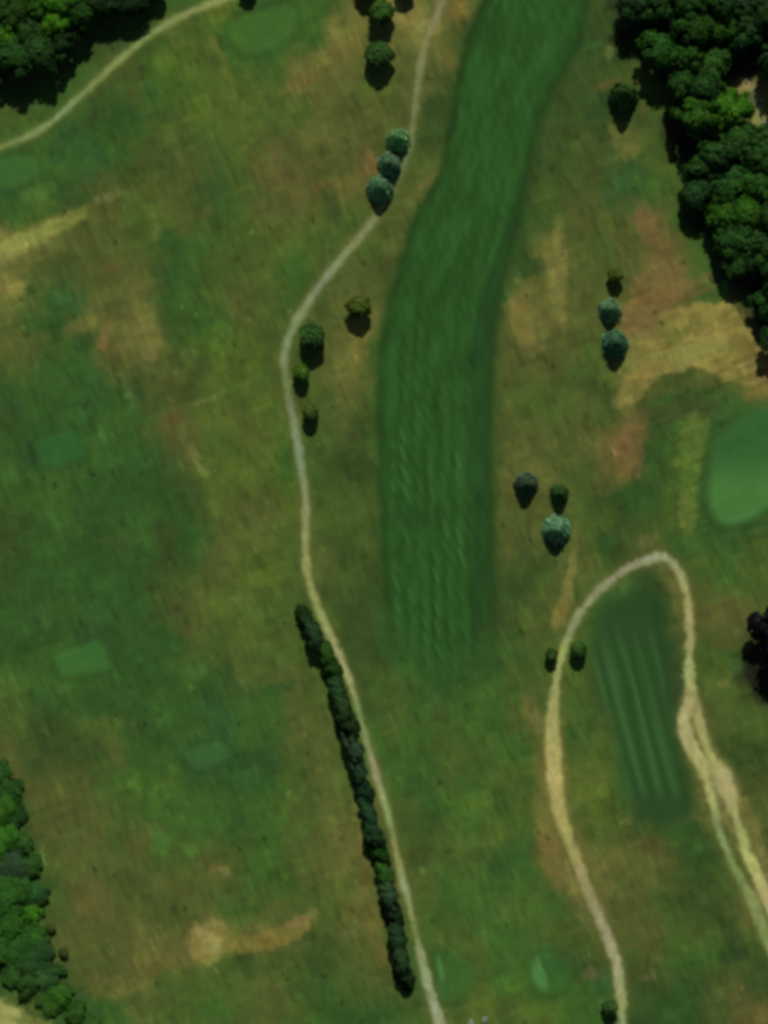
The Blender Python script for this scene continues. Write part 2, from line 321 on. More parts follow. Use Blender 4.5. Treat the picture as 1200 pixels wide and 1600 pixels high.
# ------------------------------------------------------------------ colour field of the turf
def ground_colour(U, V):
    a = R(20); ca, sa = math.cos(a), math.sin(a)
    q = U * sa + V * ca                      # along the mowing direction
    p = U * ca - V * sa                      # across it
    big = 5 * vnoise(p / 38, q / 52, 11, 5)
    wu = U + 13 * vnoise(p / 26, q / 36, 12, 9.0) + 3 * fnoise(U / 30, V / 30, 14) + big * ca
    wv = V + 13 * vnoise(p / 30, q / 26, 13, 9.0) + 3 * fnoise(U / 30, V / 30, 15) - big * sa
    gx = np.clip((wu - 20) / 40, 0, 28.999); gy = np.clip((wv - 20) / 40, 0, 38.999)
    xi = gx.astype(int); yi = gy.astype(int)
    fx = (gx - xi)[..., None]; fy = (gy - yi)[..., None]
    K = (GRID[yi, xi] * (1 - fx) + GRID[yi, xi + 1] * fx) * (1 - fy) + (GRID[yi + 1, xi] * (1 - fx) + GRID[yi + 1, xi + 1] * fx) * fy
    # far outside the picture: plain rough
    far = sstep((np.maximum(np.maximum(-U, U - 1200), np.maximum(-V, V - 1600)) - 30) / 80)[..., None]
    K = K * (1 - far) + np.array(PAL['o']) * far
    wa = U + 2 * fnoise(U / 9, V / 9, 41) + 3.5 * vnoise(p / 9, q / 13, 42, 6); wb = V + 2 * fnoise(U / 9, V / 9, 44) + 3.5 * vnoise(p / 11, q / 9, 43, 6)
    for poly, col, e, st in AREAS:
        d = poly_sd(wa, wb, poly)
        w = (sstep(-d / e + .5) * st)[..., None]
        tex = 1 + (.13 * vnoise((U - V * .36) / 40, (V + U * .36) / 7, 61, 2.5) + .07 * vnoise(p / 16, q / 9, 62, 6))[..., None] * np.array([1., .9, 1.1])
        K = K * (1 - w) + np.array(col) * tex * w
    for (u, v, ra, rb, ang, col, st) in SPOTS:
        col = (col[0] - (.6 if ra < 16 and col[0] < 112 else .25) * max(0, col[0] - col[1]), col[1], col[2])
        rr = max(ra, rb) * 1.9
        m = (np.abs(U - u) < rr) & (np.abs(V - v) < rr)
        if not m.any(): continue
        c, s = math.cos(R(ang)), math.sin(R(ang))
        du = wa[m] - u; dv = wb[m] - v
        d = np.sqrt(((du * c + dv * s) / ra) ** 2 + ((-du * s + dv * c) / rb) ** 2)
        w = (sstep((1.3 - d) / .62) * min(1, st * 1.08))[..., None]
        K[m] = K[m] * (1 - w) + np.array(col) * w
    rs = np.random.RandomState(77)
    for k in range(150):
        u, v = rs.uniform(0, 1200), rs.uniform(120, 1600)
        ra, rb = rs.uniform(3, 6), rs.uniform(1.6, 3.5); c, s_ = math.cos(R(70 + rs.uniform(-25, 25))), math.sin(R(70))
        m = (np.abs(U - u) < 14) & (np.abs(V - v) < 14)
        d = np.sqrt((((U[m] - u) * c + (V[m] - v) * s_) / ra) ** 2 + ((-(U[m] - u) * s_ + (V[m] - v) * c) / rb) ** 2)
        f = .72 if k % 3 else 1.25
        K[m] = K[m] * (1 + (f - 1) * sstep((1.5 - d)))[..., None]
    # patchy vigour and streaks of the rough
    lum = (1 + .055 * vnoise(p / 22, q / 26, 21, 9) + .035 * vnoise(p / 10, q / 13, 20, 5) + .022 * vnoise(p / 7, q / 26, 22, 2.0) + .04 * fnoise(U / 60, V / 60, 23)
           + .03 * vnoise(p / 34, q / 11, 24, 6) + .02 * fnoise(U / 5, V / 5, 25, 2) - .09 * sstep((vnoise(p / 5, q / 22, 28) - .5) / .25)
           + .09 * sstep((vnoise(p / 5, q / 20, 29) - .55) / .25))
    hue = .02 * vnoise(p / 26, q / 30, 26, 7) + .015 * vnoise(p / 12, q / 15, 27, 4)
    K = K * lum[..., None] * np.stack([1 + hue, 1 - .2 * hue, 1 + .3 * hue], -1)
    mean = np.array([66., 84., 38.])
    grey = K.mean(-1, keepdims=True) / mean.mean()
    K = K * .86 + (mean * grey) * .14                        # dusty summer turf: hues close to each other
    # fairway
    D = poly_sd(U, V, FAIRWAY) + 2.5 * vnoise(p / 8, q / 20, 31)
    tail = sstep((V - 930) / 120)
    soft = 13 + 75 * tail
    inn = sstep(-(D + 4 * tail * 10 - 4) / soft + .5)
    edge = np.exp(-((D - 1) / 8.0) ** 2) * (1 - tail) * (1 + .35 * sstep((380 - V) / 120))
    cx = np.interp(V, [-60, 90, 210, 330, 480, 640, 880, 1060], [855, 808, 770, 738, 690, 680, 684, 690])
    T = U - cx
    st1 = vnoise(T / 9, q / 34, 32) ; st2 = vnoise(p / 5.5, q / 26, 33, 1.6)
    base = np.array([42., 79., 33.]) + np.array([4., 7., 5.]) * st1[..., None] + np.array([2., 3., 2.]) * st2[..., None] + np.array([3., 5., 2.]) * fnoise(U / 40, V / 50, 34)[..., None]
    Ts = T - (V - 600) * 0.02 + 3 * vnoise(U / 40, V / 40, 35)
    colm = np.floor(Ts / 21.0); tt = Ts / 21.0 - colm
    ph = (V + colm * 13.7 + 9 * vnoise(colm, V / 60, 48)) / 31.0; row = np.floor(ph); vv = ph - row
    cen = .30 + .42 * vv                                    # each dash leans with the mower's path
    dash = np.exp(-((tt - cen) / .15) ** 2) * sstep(vv / .2) * sstep((1 - vv) / .2)
    dark = np.exp(-((tt - cen + .34) / .16) ** 2) * sstep(vv / .2) * sstep((1 - vv) / .2)
    amp = (.5 + .5 * sstep((V - 500) / 250)) * (.55 + .6 * vnoise(colm + 3.1, row + 7.7, 49))
    amp = np.clip(amp, 0, 1.2) * (np.abs(T + 8) < 62)
    base = base + (np.array([14., 16., 12.]) * dash[..., None] - np.array([7., 10., 8.]) * dark[..., None]) * amp[..., None]
    rb = sstep((T - (56 - 14 * sstep((V - 300) / 300))) / 12) * sstep((V - 150) / 200)
    base = base * (1 - .12 * rb[..., None]) + np.array([0, 0, 3.]) * rb[..., None]
    K = K * (1 - inn[..., None]) + base * inn[..., None]
    ew = (.8 * edge * (.75 + .4 * vnoise(U / 30, V / 30, 37)))[..., None]
    K = K * (1 - ew) + np.array([35., 62., 24.]) * ew
    out = sstep((26 - D) / 26) * (D > 0) * (T > 0) * .35 * sstep((V - 60) / 100)
    K = K * (1 - out[..., None]) + np.array([50., 72., 32.]) * out[..., None]
    # striped alley inside the loop
    D2 = poly_sd(U, V, ALLEY) + 2 * vnoise(p / 8, q / 20, 38)
    inn = sstep(-(D2 + 2) / 36 + .5)
    lane = (U - 1200) - (V - 1600) * .27
    s1 = np.sin(lane / 4.0 + 1.2 * vnoise(lane / 12, q / 90, 39)) * .5 + .5
    band = sstep((U - (1012 + (V - 950) * .16)) / 14)
    lo = np.array([41., 70., 35.]); hi = np.array([60., 95., 50.])
    k2 = (s1 * (.7 + .35 * vnoise(lane / 9, q / 60, 40)) * (1 - band) * sstep((V - 950) / 110) * sstep((1262 - V) / 40))[..., None]
    base = lo + (hi - lo) * np.clip(k2 * 1.15, 0, 1)
    base = base * (1 - .06 * band[..., None])
    K = K * (1 - inn[..., None]) + base * inn[..., None]
    # green and tees
    D3 = poly_sd(U, V, GREEN)
    ring = np.exp(-((D3 - 8) / 8.0) ** 2)[..., None] * .5
    K = K * (1 - ring) + np.array([44., 76., 32.]) * ring
    inn = sstep(-D3 / 22 + .5)[..., None]
    gb = np.array([50., 90., 46.]) + (np.array([68., 112., 54.]) - np.array([50., 90., 46.])) * sstep((V - 690) / 80)[..., None]
    gb = gb + 4 * fnoise(U / 14, V / 14, 45)[..., None]
    rim = np.exp(-((D3 + 7) / 5.0) ** 2)[..., None] * sstep((V - 740) / 50)[..., None]
    gb = gb + rim * np.array([2., 8., 8.])
    K = K * (1 - inn) + gb * inn
    for i, (poly, col, e, lab) in enumerate(TEES):
        d = poly_sd(U, V, poly) + 1.5 * vnoise(U / 7, V / 7, 46)
        ring = np.exp(-((d - 6) / 6.0) ** 2)[..., None] * .3
        K = K * (1 - ring) + np.array([44., 74., 32.]) * ring
        inn = ((.55 if i in (4, 5) else .72) * sstep(-d / (1.7 * e) + .5))[..., None]
        K = K * (1 - inn) + (np.array(col, float) + 4 * fnoise(U / 10, V / 10, 47)[..., None]) * inn
    for (u, v, ra, rb_, ang, col, st) in [(688,1512,5,20,-12,(74,120,64),.8),(690,1545,6,16,-10,(62,104,52),.5),(843,1525,10,22,-22,(76,124,64),.85),(842,1505,3,12,-20,(98,136,74),.5)]:
        c, s = math.cos(R(ang)), math.sin(R(ang)); du = U - u; dv = V - v
        d = np.sqrt(((du * c + dv * s) / ra) ** 2 + ((-du * s + dv * c) / rb_) ** 2)
        w = (sstep((1.4 - d) / .8) * st)[..., None]
        K = K * (1 - w) + np.array(col) * w
    return K

# ------------------------------------------------------------------ materials
def new_mat(name):
    m = bpy.data.materials.new(name); m.use_nodes = True
    nt = m.node_tree; b = nt.nodes['Principled BSDF']
    b.inputs['Roughness'].default_value = .95
    b.inputs['Specular IOR Level'].default_value = .1
    return m, nt, b

def mat_attr(name, scale=2.0, amp=.12, bump=.3, bscale=1.2):
    """colour from the mesh's own colour layer, broken up by fine procedural grain"""
    m, nt, b = new_mat(name)
    at = nt.nodes.new('ShaderNodeAttribute'); at.attribute_name = 'turf'
    geo = nt.nodes.new('ShaderNodeNewGeometry')
    n = nt.nodes.new('ShaderNodeTexNoise'); n.inputs['Scale'].default_value = scale; n.inputs['Detail'].default_value = 3
    nt.links.new(geo.outputs['Position'], n.inputs['Vector'])
    mr = nt.nodes.new('ShaderNodeMapRange')
    mr.inputs['From Min'].default_value = .25; mr.inputs['From Max'].default_value = .75
    mr.inputs['To Min'].default_value = 1 - amp; mr.inputs['To Max'].default_value = 1 + amp
    nt.links.new(n.outputs['Fac'], mr.inputs['Value'])
    mul = nt.nodes.new('ShaderNodeVectorMath'); mul.operation = 'SCALE'
    nt.links.new(at.outputs['Color'], mul.inputs[0]); nt.links.new(mr.outputs['Result'], mul.inputs['Scale'])
    nt.links.new(mul.outputs['Vector'], b.inputs['Base Color'])
    n2 = nt.nodes.new('ShaderNodeTexNoise'); n2.inputs['Scale'].default_value = bscale; n2.inputs['Detail'].default_value = 2
    nt.links.new(geo.outputs['Position'], n2.inputs['Vector'])
    bp = nt.nodes.new('ShaderNodeBump'); bp.inputs['Strength'].default_value = bump; bp.inputs['Distance'].default_value = .2
    nt.links.new(n2.outputs['Fac'], bp.inputs['Height'])
    nt.links.new(bp.outputs['Normal'], b.inputs['Normal'])
    return m

M_ROUGH = mat_attr('rough_turf', 1.6, .08, .25, .8)
M_FAIR = mat_attr('mown_turf', 2.0, .07, .15, .6)
M_PATH = mat_attr('gravel', 3.0, .10, .2, 2.0)

def mat_leaf(name, var=.35, rough=.7):
    m, nt, b = new_mat(name)
    b.inputs['Roughness'].default_value = rough
    b.inputs['Specular IOR Level'].default_value = .08
    oi = nt.nodes.new('ShaderNodeObjectInfo')
    at = nt.nodes.new('ShaderNodeAttribute'); at.attribute_name = 'tone'
    tc = nt.nodes.new('ShaderNodeTexCoord')
    n = nt.nodes.new('ShaderNodeTexNoise'); n.inputs['Scale'].default_value = .55; n.inputs['Detail'].default_value = 2
    nt.links.new(tc.outputs['Object'], n.inputs['Vector'])
    mr = nt.nodes.new('ShaderNodeMapRange'); mr.inputs['From Min'].default_value = .3; mr.inputs['From Max'].default_value = .7
    mr.inputs['To Min'].default_value = 1 - var; mr.inputs['To Max'].default_value = 1 + var
    nt.links.new(n.outputs['Fac'], mr.inputs['Value'])
    mm = nt.nodes.new('ShaderNodeMath'); mm.operation = 'MULTIPLY'
    nt.links.new(mr.outputs['Result'], mm.inputs[0]); nt.links.new(at.outputs['Fac'], mm.inputs[1])
    mul = nt.nodes.new('ShaderNodeVectorMath'); mul.operation = 'SCALE'
    nt.links.new(oi.outputs['Color'], mul.inputs[0]); nt.links.new(mm.outputs['Value'], mul.inputs['Scale'])
    nt.links.new(mul.outputs['Vector'], b.inputs['Base Color'])
    return m
M_LEAF = mat_leaf('leaves')
M_NEEDLE = mat_leaf('needles', .22, .8)

def mat_bark():
    m, nt, b = new_mat('bark')
    n = nt.nodes.new('ShaderNodeTexNoise'); n.inputs['Scale'].default_value = 6
    tc = nt.nodes.new('ShaderNodeTexCoord'); nt.links.new(tc.outputs['Object'], n.inputs['Vector'])
    cr = nt.nodes.new('ShaderNodeValToRGB')
    cr.color_ramp.elements[0].color = (.045, .032, .022, 1); cr.color_ramp.elements[1].color = (.13, .10, .07, 1)
    nt.links.new(n.outputs['Fac'], cr.inputs['Fac']); nt.links.new(cr.outputs['Color'], b.inputs['Base Color'])
    return m
M_BARK = mat_bark()

def mat_stone():
    m, nt, b = new_mat('pale_stone')
    n = nt.nodes.new('ShaderNodeTexNoise'); n.inputs['Scale'].default_value = 3; n.inputs['Detail'].default_value = 5
    tc = nt.nodes.new('ShaderNodeTexCoord'); nt.links.new(tc.outputs['Object'], n.inputs['Vector'])
    cr = nt.nodes.new('ShaderNodeValToRGB')
    cr.color_ramp.elements[0].color = (.10, .12, .08, 1); cr.color_ramp.elements[1].color = (.24, .26, .19, 1)
    nt.links.new(n.outputs['Fac'], cr.inputs['Fac']); nt.links.new(cr.outputs['Color'], b.inputs['Base Color'])
    return m
M_STONE = mat_stone()

# ------------------------------------------------------------------ ground sheet, cut into rough, fairway, green, tees and paths
def structure(o):
    o['kind'] = 'structure'; return o

STEP = 2.5
us = np.arange(-130, 1330 + .1, STEP); vs = np.arange(-130, 1730 + .1, STEP)
NU, NV = len(us), len(vs)
U, V = np.meshgrid(us, vs)
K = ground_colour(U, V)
Z = height(U, V)
pathD = np.full(U.shape, 1e3)
fr = 1.9 * fnoise(U / 5, V / 5, 51) + 3.0 * fnoise(U / 16, V / 16, 54)
pmask = []
for pts in (P_MAIN, P_NW, P_LOOP, P_SPUR):
    D, PK = line_field(U, V, pts); PK = PK * (1.0 if pts in (P_MAIN, P_NW) else 1.06)
    D = D + fr * (.9 if pts in (P_MAIN, P_NW) else 1.15) - (2.0 if pts not in (P_MAIN, P_NW) else 0) * (V > 1070)
    sh = (.38 * sstep((14 - D) / 16) * (D < 14))[..., None]         # trodden verge
    K = K * (1 - sh) + np.array([100., 98., 52.]) * sh
    w = (sstep(-(D + .8) / 9.0 + .5) * (.92 + .12 * vnoise(U / 8, V / 8, 56)).clip(0, 1))[..., None]
    g = 1.06 + .10 * fnoise(U / 5, V / 9, 57)[..., None] + .05 * fnoise(U / 20, V / 20, 60)[..., None]
    K = K * (1 - w) + PK * g * w
    pmask.append(D)
    Z = Z - .08 * sstep(-D / 6 + .5)
ALB = np.clip(lin(np.clip(K, 3, 250)) / WHITE, .003, .8)

# face classes: 0 rough, 1 fairway, 2 alley, 3 green, 10+ tees, 20+ paths
uc = (us[:-1] + us[1:]) / 2; vc = (vs[:-1] + vs[1:]) / 2
UC, VC = np.meshgrid(uc, vc)
def cmean(A): return (A[:-1, :-1] + A[1:, :-1] + A[:-1, 1:] + A[1:, 1:]) / 4
cls = np.zeros(UC.shape, int)
cls[poly_sd(UC, VC, FAIRWAY) < 0] = 1
cls[poly_sd(UC, VC, ALLEY) < 0] = 2
cls[poly_sd(UC, VC, GREEN) < 0] = 3
for i, t in enumerate(TEES): cls[poly_sd(UC, VC, t[0]) < 0] = 10 + i
for i, D in reversed(list(enumerate(pmask))): cls[cmean(D) < 1.0] = 20 + i

gy, gx = np.gradient(Z, STEP / PXM, STEP / PXM)
NRM = np.stack([-gx, gy, np.ones_like(gx)], -1)
NRM /= np.linalg.norm(NRM, axis=-1, keepdims=True)

def sheet(name, mask, mat):
    fy, fx = np.where(mask)
    quad = np.stack([fy * NU + fx, (fy + 1) * NU + fx, (fy + 1) * NU + fx + 1, fy * NU + fx + 1], 1)
    used, inv = np.unique(quad, return_inverse=True)
    quad = inv.reshape(quad.shape)
    X = (U.ravel()[used] - 600) / PXM; Y = (800 - V.ravel()[used]) / PXM; ZZ = Z.ravel()[used]
    me = bpy.data.meshes.new(name)
    me.vertices.add(len(used)); me.vertices.foreach_set('co', np.stack([X, Y, ZZ], 1).astype(np.float32).ravel())
    nf = len(quad)
    me.loops.add(nf * 4); me.loops.foreach_set('vertex_index', quad.astype(np.int32).ravel())
    me.polygons.add(nf); me.polygons.foreach_set('loop_start', np.arange(0, nf * 4, 4, dtype=np.int32))
    me.polygons.foreach_set('use_smooth', np.ones(nf, bool))
    me.update(calc_edges=True)
    ca = me.color_attributes.new('turf', 'FLOAT_COLOR', 'POINT')
    col = np.ones((len(used), 4), np.float32); col[:, :3] = ALB.reshape(-1, 3)[used]
    ca.data.foreach_set('color', col.ravel())
    me.normals_split_custom_set_from_vertices(NRM.reshape(-1, 3)[used].tolist())
    me.materials.append(mat)
    o = bpy.data.objects.new(name, me); C.objects.link(o)
    return structure(o)

sheet('ground', cls == 0, M_ROUGH)['label'] = 'mottled green and tan rough grass between the fairways'
sheet('fairway', cls == 1, M_FAIR)['label'] = 'long dark green mown fairway down the middle'
sheet('fairway', cls == 2, M_FAIR)['label'] = 'short striped dark strip inside the looping path'
sheet('putting_green', cls == 3, M_FAIR)['label'] = 'smooth pale putting green at the picture edge'
for i, t in enumerate(TEES):
    sheet('tee_box', cls == 10 + i, M_FAIR)['label'] = t[3]
for i, lab in enumerate(['winding gravel cart path running the whole height', 'pale cart path crossing the upper corner beside the dark wood',
                         'looping sandy cart path around the striped strip', 'thin side track splitting off the looping path']):
    sheet('cart_path', cls == 20 + i, M_PATH)['label'] = lab

# the land beyond the detailed sheet, coarse, joined at the sheet's rim level
def outer_land():
    r0u, r1u, r0v, r1v = us[0], us[-1], vs[0], vs[-1]
    ring = []
    for u in np.linspace(r0u, r1u, 60)[:-1]: ring.append((u, r0v))
    for v in np.linspace(r0v, r1v, 76)[:-1]: ring.append((r1u, v))
    for u in np.linspace(r1u, r0u, 60)[:-1]: ring.append((u, r1v))
    for v in np.linspace(r1v, r0v, 76)[:-1]: ring.append((r0u, v))
    n = len(ring); verts = []; faces = []
    cu, cv = 600, 800
    levels = [1.0, 1.15, 1.5, 2.4, 5, 16]
    for k, f in enumerate(levels):
        for (u, v) in ring:
            uu, vv = cu + (u - cu) * f, cv + (v - cv) * f
            z = float(relief(np.array([uu]), np.array([vv]))[0]) * (1 if f < 3 else 0) - (.05 if k == 0 else 0)
            verts.append((wx(uu), wy(vv), z))
    for k in range(len(levels) - 1):
        for i in range(n):
            j = (i + 1) % n
            faces.append((k * n + i, (k + 1) * n + i, (k + 1) * n + j, k * n + j))
    me = bpy.data.meshes.new('land'); me.from_pydata(verts, [], faces)
    me.update()
    ca = me.color_attributes.new('turf', 'FLOAT_COLOR', 'POINT')
    c = list(np.append(lin(PAL['o']) / WHITE, 1.0))
    ca.data.foreach_set('color', np.tile(c, len(verts)).astype(np.float32))
    me.materials.append(M_ROUGH)
    for p in me.polygons: p.use_smooth = True
    o = bpy.data.objects.new('land', me); C.objects.link(o); structure(o)
outer_land()

# ------------------------------------------------------------------ trees
def quads_mesh(name, cen, n, up, su, sv, tone, mat, jit):
    """leaf clumps: one four-cornered blade per centre, its plane normal n"""
    N = len(cen)
    n = n / np.linalg.norm(n, axis=1, keepdims=True)
    t = np.cross(n, up); t /= np.maximum(np.linalg.norm(t, axis=1, keepdims=True), 1e-6)
    b = np.cross(n, t)
    t = t * su[:, None]; b = b * sv[:, None]
    bend = n * (su * .25)[:, None]
    P = np.stack([cen - t - b * .4, cen - b + bend * jit, cen + t - b * .3, cen + b * 1.1 - bend * jit], 1).reshape(-1, 3)
    me = bpy.data.meshes.new(name)
    me.vertices.add(N * 4); me.vertices.foreach_set('co', P.astype(np.float32).ravel())
    me.loops.add(N * 4); me.loops.foreach_set('vertex_index', np.arange(N * 4, dtype=np.int32))
    me.polygons.add(N); me.polygons.foreach_set('loop_start', np.arange(0, N * 4, 4, dtype=np.int32))
    me.update(calc_edges=True)
    a = me.attributes.new('tone', 'FLOAT', 'POINT')
    a.data.foreach_set('value', np.repeat(tone, 4).astype(np.float32))
    me.materials.append(mat)
    return me

def leafy_crown(name, seed, nlobe=34, per=120, leaf=.25, rag=1.0):
    """unit crown: radius 1 across, height about 1.5, base at z=0; lobes of leaf clumps on an uneven dome"""
    rs = np.random.RandomState(seed)
    cs, ns, ts = [], [], []
    warp = rs.rand(6) * 6.28
    for k in range(nlobe):
        th = 2.39996 * k + rs.rand() * .7
        h = (k + .5) / nlobe
        ph = math.acos(1 - 1.55 * h)                       # from the top down
        rr = (1 + .16 * rag * math.sin(2 * th + warp[2]) + .12 * rag * math.sin(3 * th + warp[0]) + .08 * math.sin(5 * th + warp[1])) * (1 - .2 * rag + .26 * rag * rs.rand())
        lr = .16 + .22 * rs.rand() ** 1.5 + .14 * (1 - rag)
        c = np.array([math.sin(ph) * math.cos(th) * (rr - lr), math.sin(ph) * math.sin(th) * (rr - lr), .62 + .72 * math.cos(ph) * (.85 + .2 * rs.rand())])
        d = rs.randn(per, 3); d /= np.linalg.norm(d, axis=1, keepdims=True)
        d[:, 2] = np.abs(d[:, 2]) * np.where(rs.rand(per) < .82, 1, -1)
        r = lr * (.55 + .65 * rs.rand(per))[:, None]
        cs.append(c + d * r * np.array([1, 1, .85])); ns.append(d * .8 + rs.randn(per, 3) * .28 + .75 * np.array([math.sin(ph) * math.cos(th), math.sin(ph) * math.sin(th), math.cos(ph)]))
        ts.append((.78 + .44 * rs.rand()) * (.8 + .4 * rs.rand(per)))
    # sparser inner leaves so that no sky-lit hole opens through the middle
    m = 420
    d = rs.randn(m, 3); d /= np.linalg.norm(d, axis=1, keepdims=True)
    cs.append(d * (.25 + .5 * rs.rand(m))[:, None] * np.array([1, 1, .6]) + np.array([0, 0, .68])); ns.append(d + rs.randn(m, 3) * .5); ts.append(.7 + .3 * rs.rand(m))
    cen = np.vstack(cs); n = np.vstack(ns); tone = np.concatenate(ts)
    up = rs.randn(len(cen), 3)
    s = leaf * .28 * (.6 + .8 * rs.rand(len(cen)))
    return quads_mesh(name, cen, n, up, s, s * (.7 + .5 * rs.rand(len(cen))), tone, M_LEAF, 1.0)

def cone_crown(name, seed, whorls=17, narrow=1.0):
    """unit conifer: radius 1 at the skirt, height 1, base z=0"""
    rs = np.random.RandomState(seed)
    cs, ns, su, sv, ts, ups = [], [], [], [], [], []
    for w in range(whorls):
        f = w / (whorls - 1)
        rad = (1 - f) ** .62 * (.92 + .16 * rs.rand()) + .03
        nb = int(7 + 13 * (1 - f))
        off = rs.rand() * 6.28
        for b in range(nb):
            th = off + 6.283 * b / nb + rs.randn() * .08
            L = rad * (.82 + .3 * rs.rand())
            dirv = np.array([math.cos(th), math.sin(th), 0])
            side = np.array([-dirv[1], dirv[0], 0])
            tone = .75 + .5 * rs.rand()
            for s in np.linspace(.25, 1, 5):
                for q in (-1, 0, 1):
                    wid = .16 * (1.15 - s) + .03
                    c = dirv * L * s + side * q * wid * L * .9 + np.array([0, 0, f * .97 - .05 * s * s * (1 - f) + rs.randn() * .006])
                    cs.append(c); ns.append(np.array([dirv[0], dirv[1], .62]) + rs.randn(3) * .34 + side * q * .3)
                    ups.append(dirv + side * q * .5); su.append(.055 * (.6 + L) * (.8 + .5 * rs.rand())); sv.append(.10 * (.5 + L) * (.8 + .5 * rs.rand()))
                    ts.append(tone * (.85 + .3 * rs.rand()))
    return quads_mesh(name, np.array(cs), np.array(ns), np.cross(np.array(ups), np.array([0, 0, 1.])), np.array(su), np.array(sv), np.array(ts), M_NEEDLE, .3)

def trunk_mesh(name, seed, limbs=5, spread=.45, top=.9):
    """unit trunk: height 1; tapered, with limbs reaching out"""
    rs = np.random.RandomState(seed)
    verts, faces = [], []
    def tube(pts, rads, n=7):
        base = len(verts)
        for (p, r) in zip(pts, rads):
            for k in range(n):
                a = 6.2832 * k / n
                verts.append((p[0] + r * math.cos(a), p[1] + r * math.sin(a), p[2]))
        for i in range(len(pts) - 1):
            for k in range(n):
                j = (k + 1) % n
                faces.append((base + i * n + k, base + i * n + j, base + (i + 1) * n + j, base + (i + 1) * n + k))
        faces.append(tuple(base + (len(pts) - 1) * n + k for k in range(n)))
    tube([(0, 0, -.05), (0, 0, .04), (.01, 0, .3), (-.01, .01, .6), (0, 0, top)], [.05, .036, .028, .02, .006])
    for k in range(limbs):
        th = 6.2832 * k / limbs + rs.rand(); z0 = .35 + .3 * rs.rand()
        e = (math.cos(th) * spread * .8, math.sin(th) * spread * .8, z0 + .22 + .1 * rs.rand())
        mid = (e[0] * .5, e[1] * .5, (z0 + e[2]) / 2 + .02)
        tube([(0, 0, z0), mid, e], [.014, .010, .004], 5)
    me = bpy.data.meshes.new(name); me.from_pydata(verts, [], faces); me.materials.append(M_BARK)
    for p in me.polygons: p.use_smooth = True
    return me

LEAFY = [leafy_crown('crown_broad', 100 + k, nlobe=[34, 28, 40, 30, 36, 26][k]) for k in range(6)]
SMALL = [leafy_crown('crown_round', 200 + k, nlobe=26, per=150, leaf=.40, rag=.35) for k in range(3)]
CONES = [cone_crown('crown_cone', 300 + k, [17, 15, 19][k]) for k in range(3)]
TR_BROAD = [trunk_mesh('trunk_broad', 400 + k) for k in range(2)]
TR_STRAIGHT = trunk_mesh('trunk_straight', 410, 3, .12, .97)

def tree(kind, name, u, v, r_px, h, col, label, cat='tree', group=None, squash=1.0, var=None, rot=None, stretch=1.0, narrow=1.0):
    """u, v: where the crown's middle is seen; r_px its radius in photo pixels; h height in metres; col the lit leaf colour"""
    if kind == 'cone': h *= .86
    hm = h * (.62 if kind == 'leafy' else .45)
    x, y = wx(u) * (1 - hm / CAM_H), wy(v) * (1 - hm / CAM_H)
    z = float(height(np.array([600 + x * PXM]), np.array([800 - y * PXM]))[0])
    r = r_px / PXM
    e = bpy.data.objects.new(name, None); C.objects.link(e)
    e.empty_display_size = .5
    e.location = (x, y, z); e.rotation_euler = (0, 0, random.uniform(0, 6.28) if rot is None else rot + random.uniform(-.1, .1))
    e['label'] = label; e['category'] = cat
    if group: e['group'] = group
    if kind == 'leafy':
        me = SMALL if (name in ('round_tree', 'bushy_tree', 'bush') or r_px < 15) else LEAFY
        me = me[(var if var is not None else random.randrange(len(me))) % len(me)]
        c = bpy.data.objects.new('crown', me)
        ch = min(h * .72, r * 1.9)
        c.location = (0, 0, h - ch); c.scale = (r * stretch, r * squash * narrow, ch / 1.45)
        t = bpy.data.objects.new('trunk', random.choice(TR_BROAD))
        t.scale = (h * .9, h * .9, h * .85)
    else:
        c = bpy.data.objects.new('crown', CONES[(var if var is not None else random.randrange(3)) % 3])
        c.location = (0, 0, h * .05); c.scale = (r * stretch, r * squash * narrow, h * .95)
        t = bpy.data.objects.new('trunk', TR_STRAIGHT); t.scale = (h * .7, h * .7, h * .95)
    a = lin(col) * (np.array([1.75, 1.75, 1.4]) if kind == 'cone' and name == 'spruce_tree' else np.array([.62, .72, .36]) if name == 'woodland_tree' else np.array([.82, .95, .46]) if name == 'low_tree' else np.array([.72, .80, .55]) if name == 'hedgerow_tree' else np.array([.85, .88, .9]) if name == 'bushy_tree' else 1.0)
    c.color = (float(a[0]), float(a[1]), float(a[2]), 1)
    for q in (c, t):
        C.objects.link(q); q.parent = e
    return e

DK = (42, 72, 34); MD = (52, 88, 36); LM = (66, 108, 34); BL = (50, 80, 52); OL = (76, 92, 34)
SPR = (104, 158, 120); SPG = (72, 112, 82); SPD = (60, 92, 62)

